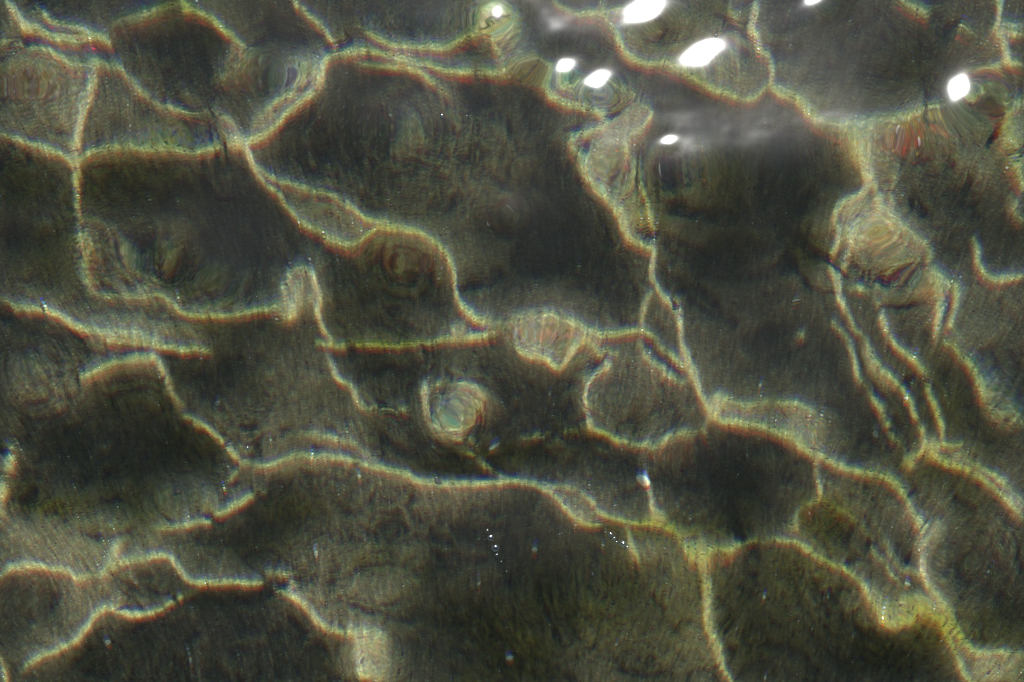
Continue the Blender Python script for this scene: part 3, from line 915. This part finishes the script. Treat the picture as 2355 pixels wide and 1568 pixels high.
# ------------------------------------------------------------------ single things
def rock_mesh(name, L_, W_, H_, mat, seed, nu=12, nv=8, bend=0.0, rough=.18):
    """a lumpy flattened stone or leaf scrap, tapered towards its ends"""
    rs = np.random.RandomState(seed)
    vs, fs = [], []
    ph = rs.uniform(0, 6.3, 6)
    for j in range(1, nv):
        t = math.pi * j / nv
        for i in range(nu):
            a = 2 * math.pi * i / nu
            r = 1 + rough * (math.sin(2 * a + ph[0]) * .6 + math.sin(3 * a + ph[1] + 2 * t) * .5 + math.sin(5 * a + ph[2]) * .25)
            x = math.sin(t) * math.cos(a) * r; y = math.sin(t) * math.sin(a) * r
            z = math.cos(t) * (1 + rough * math.sin(2 * a + 3 * t + ph[3]))
            vs.append((x * L_ / 2, y * W_ / 2 + bend * x * x * W_, z * H_ / 2))
    top = len(vs); vs += [(0, 0, H_ / 2), (0, 0, -H_ / 2)]
    for j in range(nv - 2):
        for i in range(nu):
            a, b = j * nu + i, j * nu + (i + 1) % nu
            fs.append((a, a + nu, b + nu, b))
    for i in range(nu):
        fs.append((top, i, (i + 1) % nu)); k = (nv - 2) * nu
        fs.append((top + 1, k + (i + 1) % nu, k + i))
    return poly_object(name, vs, fs, mat, True)

M_stone = plain('pale_stone', (0.30, 0.30, 0.26), (0.62, 0.61, 0.54), 160, 0.75, 0.2)
M_leaf = plain('rotten_leaf', (0.008, 0.008, 0.006), (0.03, 0.028, 0.02), 120, 0.7, 0.2)
MM = 1.1 / IMG_W * 1.42                       # metres of bed per image unit

def on_bed(name, px, py, lx, ly, hz, ang, mat, seed, label, cat, group=None, bend=0.0, rough=.18):
    x, y = bed_point(px, py, hv)
    o = rock_mesh(name, lx * MM, ly * MM * 1.15, hz, mat, seed, bend=bend, rough=rough)
    o.location = (x, y, bed_z(x, y) + hz * .35); o.rotation_euler = (0, 0, rad(ang))
    o.cycles.is_caustics_receiver = True
    return link(o, label, cat, group)

on_bed('pebble', 1480, 1107, 30, 30, .010, 20, M_stone, 1, 'pale grey round pebble on the bed, the largest pale stone in view', 'pebble')
on_bed('leaf_scrap', 518, 462, 44, 11, .003, 4, M_leaf, 2, 'long black leaf scrap lying on the algae at the upper left', 'leaf', 'dark leaf scraps on the bed', bend=.3)
on_bed('leaf_scrap', 1007, 1105, 17, 11, .004, -25, M_leaf, 3, 'small black scrap lying right on the long bright light line', 'leaf', 'dark leaf scraps on the bed')
on_bed('leaf_scrap', 2094, 1133, 26, 9, .004, 28, M_leaf, 4, 'dark slanting scrap in the pale patch at the right', 'leaf', 'dark leaf scraps on the bed')
on_bed('leaf_scrap', 2086, 1283, 28, 12, .004, 60, M_leaf, 5, 'upright dark scrap at the lower right between thin light strands', 'leaf', 'dark leaf scraps on the bed')
on_bed('leaf_scrap', 1380, 1199, 40, 8, .003, 3, M_leaf, 6, 'thin dark scrap tucked under the light line above the bubble chain', 'leaf', 'dark leaf scraps on the bed')
on_bed('twig', 1796, 945, 44, 2.6, .002, -56, M_leaf, 7, 'thin straight dark twig in the bright patch right of centre', 'twig')
shells = [(1134, 1028, 24, 8, 40, 'long white shell splinter just under the rainbow ring'),
          (500, 928, 11, 10, 0, 'round white shell bit in the dark hollow left of centre'),
          (247, 1476, 12, 11, 0, 'round white shell bit near the bottom left corner'),
          (2012, 1001, 16, 10, -35, 'bluish white shell bit between the light strands at the right'),
          (1747, 885, 11, 7, 40, 'small white shell bit on the dark bed above the bright patch'),
          (1174, 1515, 20, 9, 25, 'slanting white shell bit at the bottom centre'),
          (2083, 918, 11, 8, 20, 'white shell bit lying on the light line at the right'),
          (2086, 1343, 11, 9, 0, 'white shell bit low at the right beside thin strands'),
          (1227, 1266, 14, 7, -50, 'glassy shell bit between the two bubble chains'),
          (1000, 1088 - 60, 8, 6, 0, 'tiny white shell bit on the algae band under the ring'),
          (826, 1093, 10, 8, 10, 'white shell bit beside the long bright line at the centre left'),
          (1829, 693, 16, 6, 15, 'thin white shell splinter on the dark bed at the right of centre'),
          (728, 1275, 9, 14, 0, 'faint white shell bit on the pale sand at the lower left of centre'),
          (103, 705, 11, 9, 0, 'white shell bit on the bright light line at the left edge'),
          (1757, 1372, 8, 9, 0, 'small white shell bit on the dark bed at the lower right of centre')]
for i, (px, py, lx, ly, an, lab) in enumerate(shells):
    on_bed('shell_fragment', px, py, lx, ly, .0035, an, M_pale, 20 + i, lab, 'shell', 'white shell bits on the bed', rough=.25)

# air bubbles floating on the water: a thin clear skin that flashes the sun
def bubble_material():
    m, N, L = new_mat('bubble_skin')
    out = N.new('ShaderNodeOutputMaterial')
    t = N.new('ShaderNodeBsdfTransparent'); t.inputs['Color'].default_value = (0.93, 0.95, 0.97, 1)
    g = N.new('ShaderNodeBsdfGlossy'); g.inputs['Roughness'].default_value = 0.16
    lw = N.new('ShaderNodeLayerWeight'); lw.inputs['Blend'].default_value = 0.35
    f = math_n(N, L, 'ADD', math_n(N, L, 'MULTIPLY', lw.outputs['Fresnel'], 0.7), 0.16)
    mx = N.new('ShaderNodeMixShader'); L.new(f, mx.inputs[0]); L.new(t.outputs[0], mx.inputs[1]); L.new(g.outputs[0], mx.inputs[2])
    L.new(mx.outputs[0], out.inputs[0])
    return m
M_bub = bubble_material()

def surf_z(x, y):
    return float(sample(H, np.array([x]), np.array([y]), wx[0], wy[0], vdx, vdy)[0])

def dome(r, nu=20, nv=8):
    vs, fs = [], []
    for j in range(nv):
        t = math.pi * 0.56 * (1 - j / nv)
        for i in range(nu):
            a = 2 * math.pi * i / nu
            vs.append((r * math.sin(t) * math.cos(a), r * math.sin(t) * math.sin(a), r * math.cos(t)))
    vs.append((0, 0, r))
    for j in range(nv - 1):
        for i in range(nu):
            a, b = j * nu + i, j * nu + (i + 1) % nu
            fs.append((a, b, b + nu, a + nu))
    k = (nv - 1) * nu
    for i in range(nu):
        fs.append((k + i, k + (i + 1) % nu, len(vs) - 1))
    return vs, fs

BUB = [(1016, 265, 3.6, 'lone bright bubble on the dark water at the upper centre', None),
       (1073, 265, 2.4, 'faint small bubble right of the lone bright bubble at the upper centre', None),
       (1647, 72, 2.6, 'small bubble just above the second largest sun flash', None),
       (568, 1022, 3.4, 'lone bright bubble at the left of centre above the long light line', None),
       ]
words = ['topmost', 'second', 'third', 'fourth', 'fifth', 'lowest']
for (x, y, r), w in zip([(1120, 1214, 2.6), (1128, 1231, 5), (1139, 1255, 6), (1142, 1270, 2.4), (1152, 1286, 1.8), (1165, 1309, 1.5)], words):
    BUB.append((x, y, r, w + ' bubble of the steep chain at the lower centre', 'bubbles in the steep chain'))
for (x, y, r), w in zip([(1404, 1224, 4.2), (1412, 1233, 3.2), (1418, 1241, 2.2), (1433, 1246, 5.6), (1442, 1254, 3.6)],
                        ['leftmost', 'second from left', 'middle', 'fourth from left', 'rightmost']):
    BUB.append((x, y, r, w + ' bubble of the slanting chain over the pale patch', 'bubbles in the slanting chain'))
for px, py, r, lab, grp in BUB:
    x, y = img_to_world(float(px), float(py))
    vs, fs = dome(r * 1.1 / IMG_W * 1.6)
    o = poly_object('air_bubble', vs, fs, M_bub, True)
    o.location = (x, y, surf_z(x, y) + 0.0003)
    link(o, lab, 'bubble', grp)
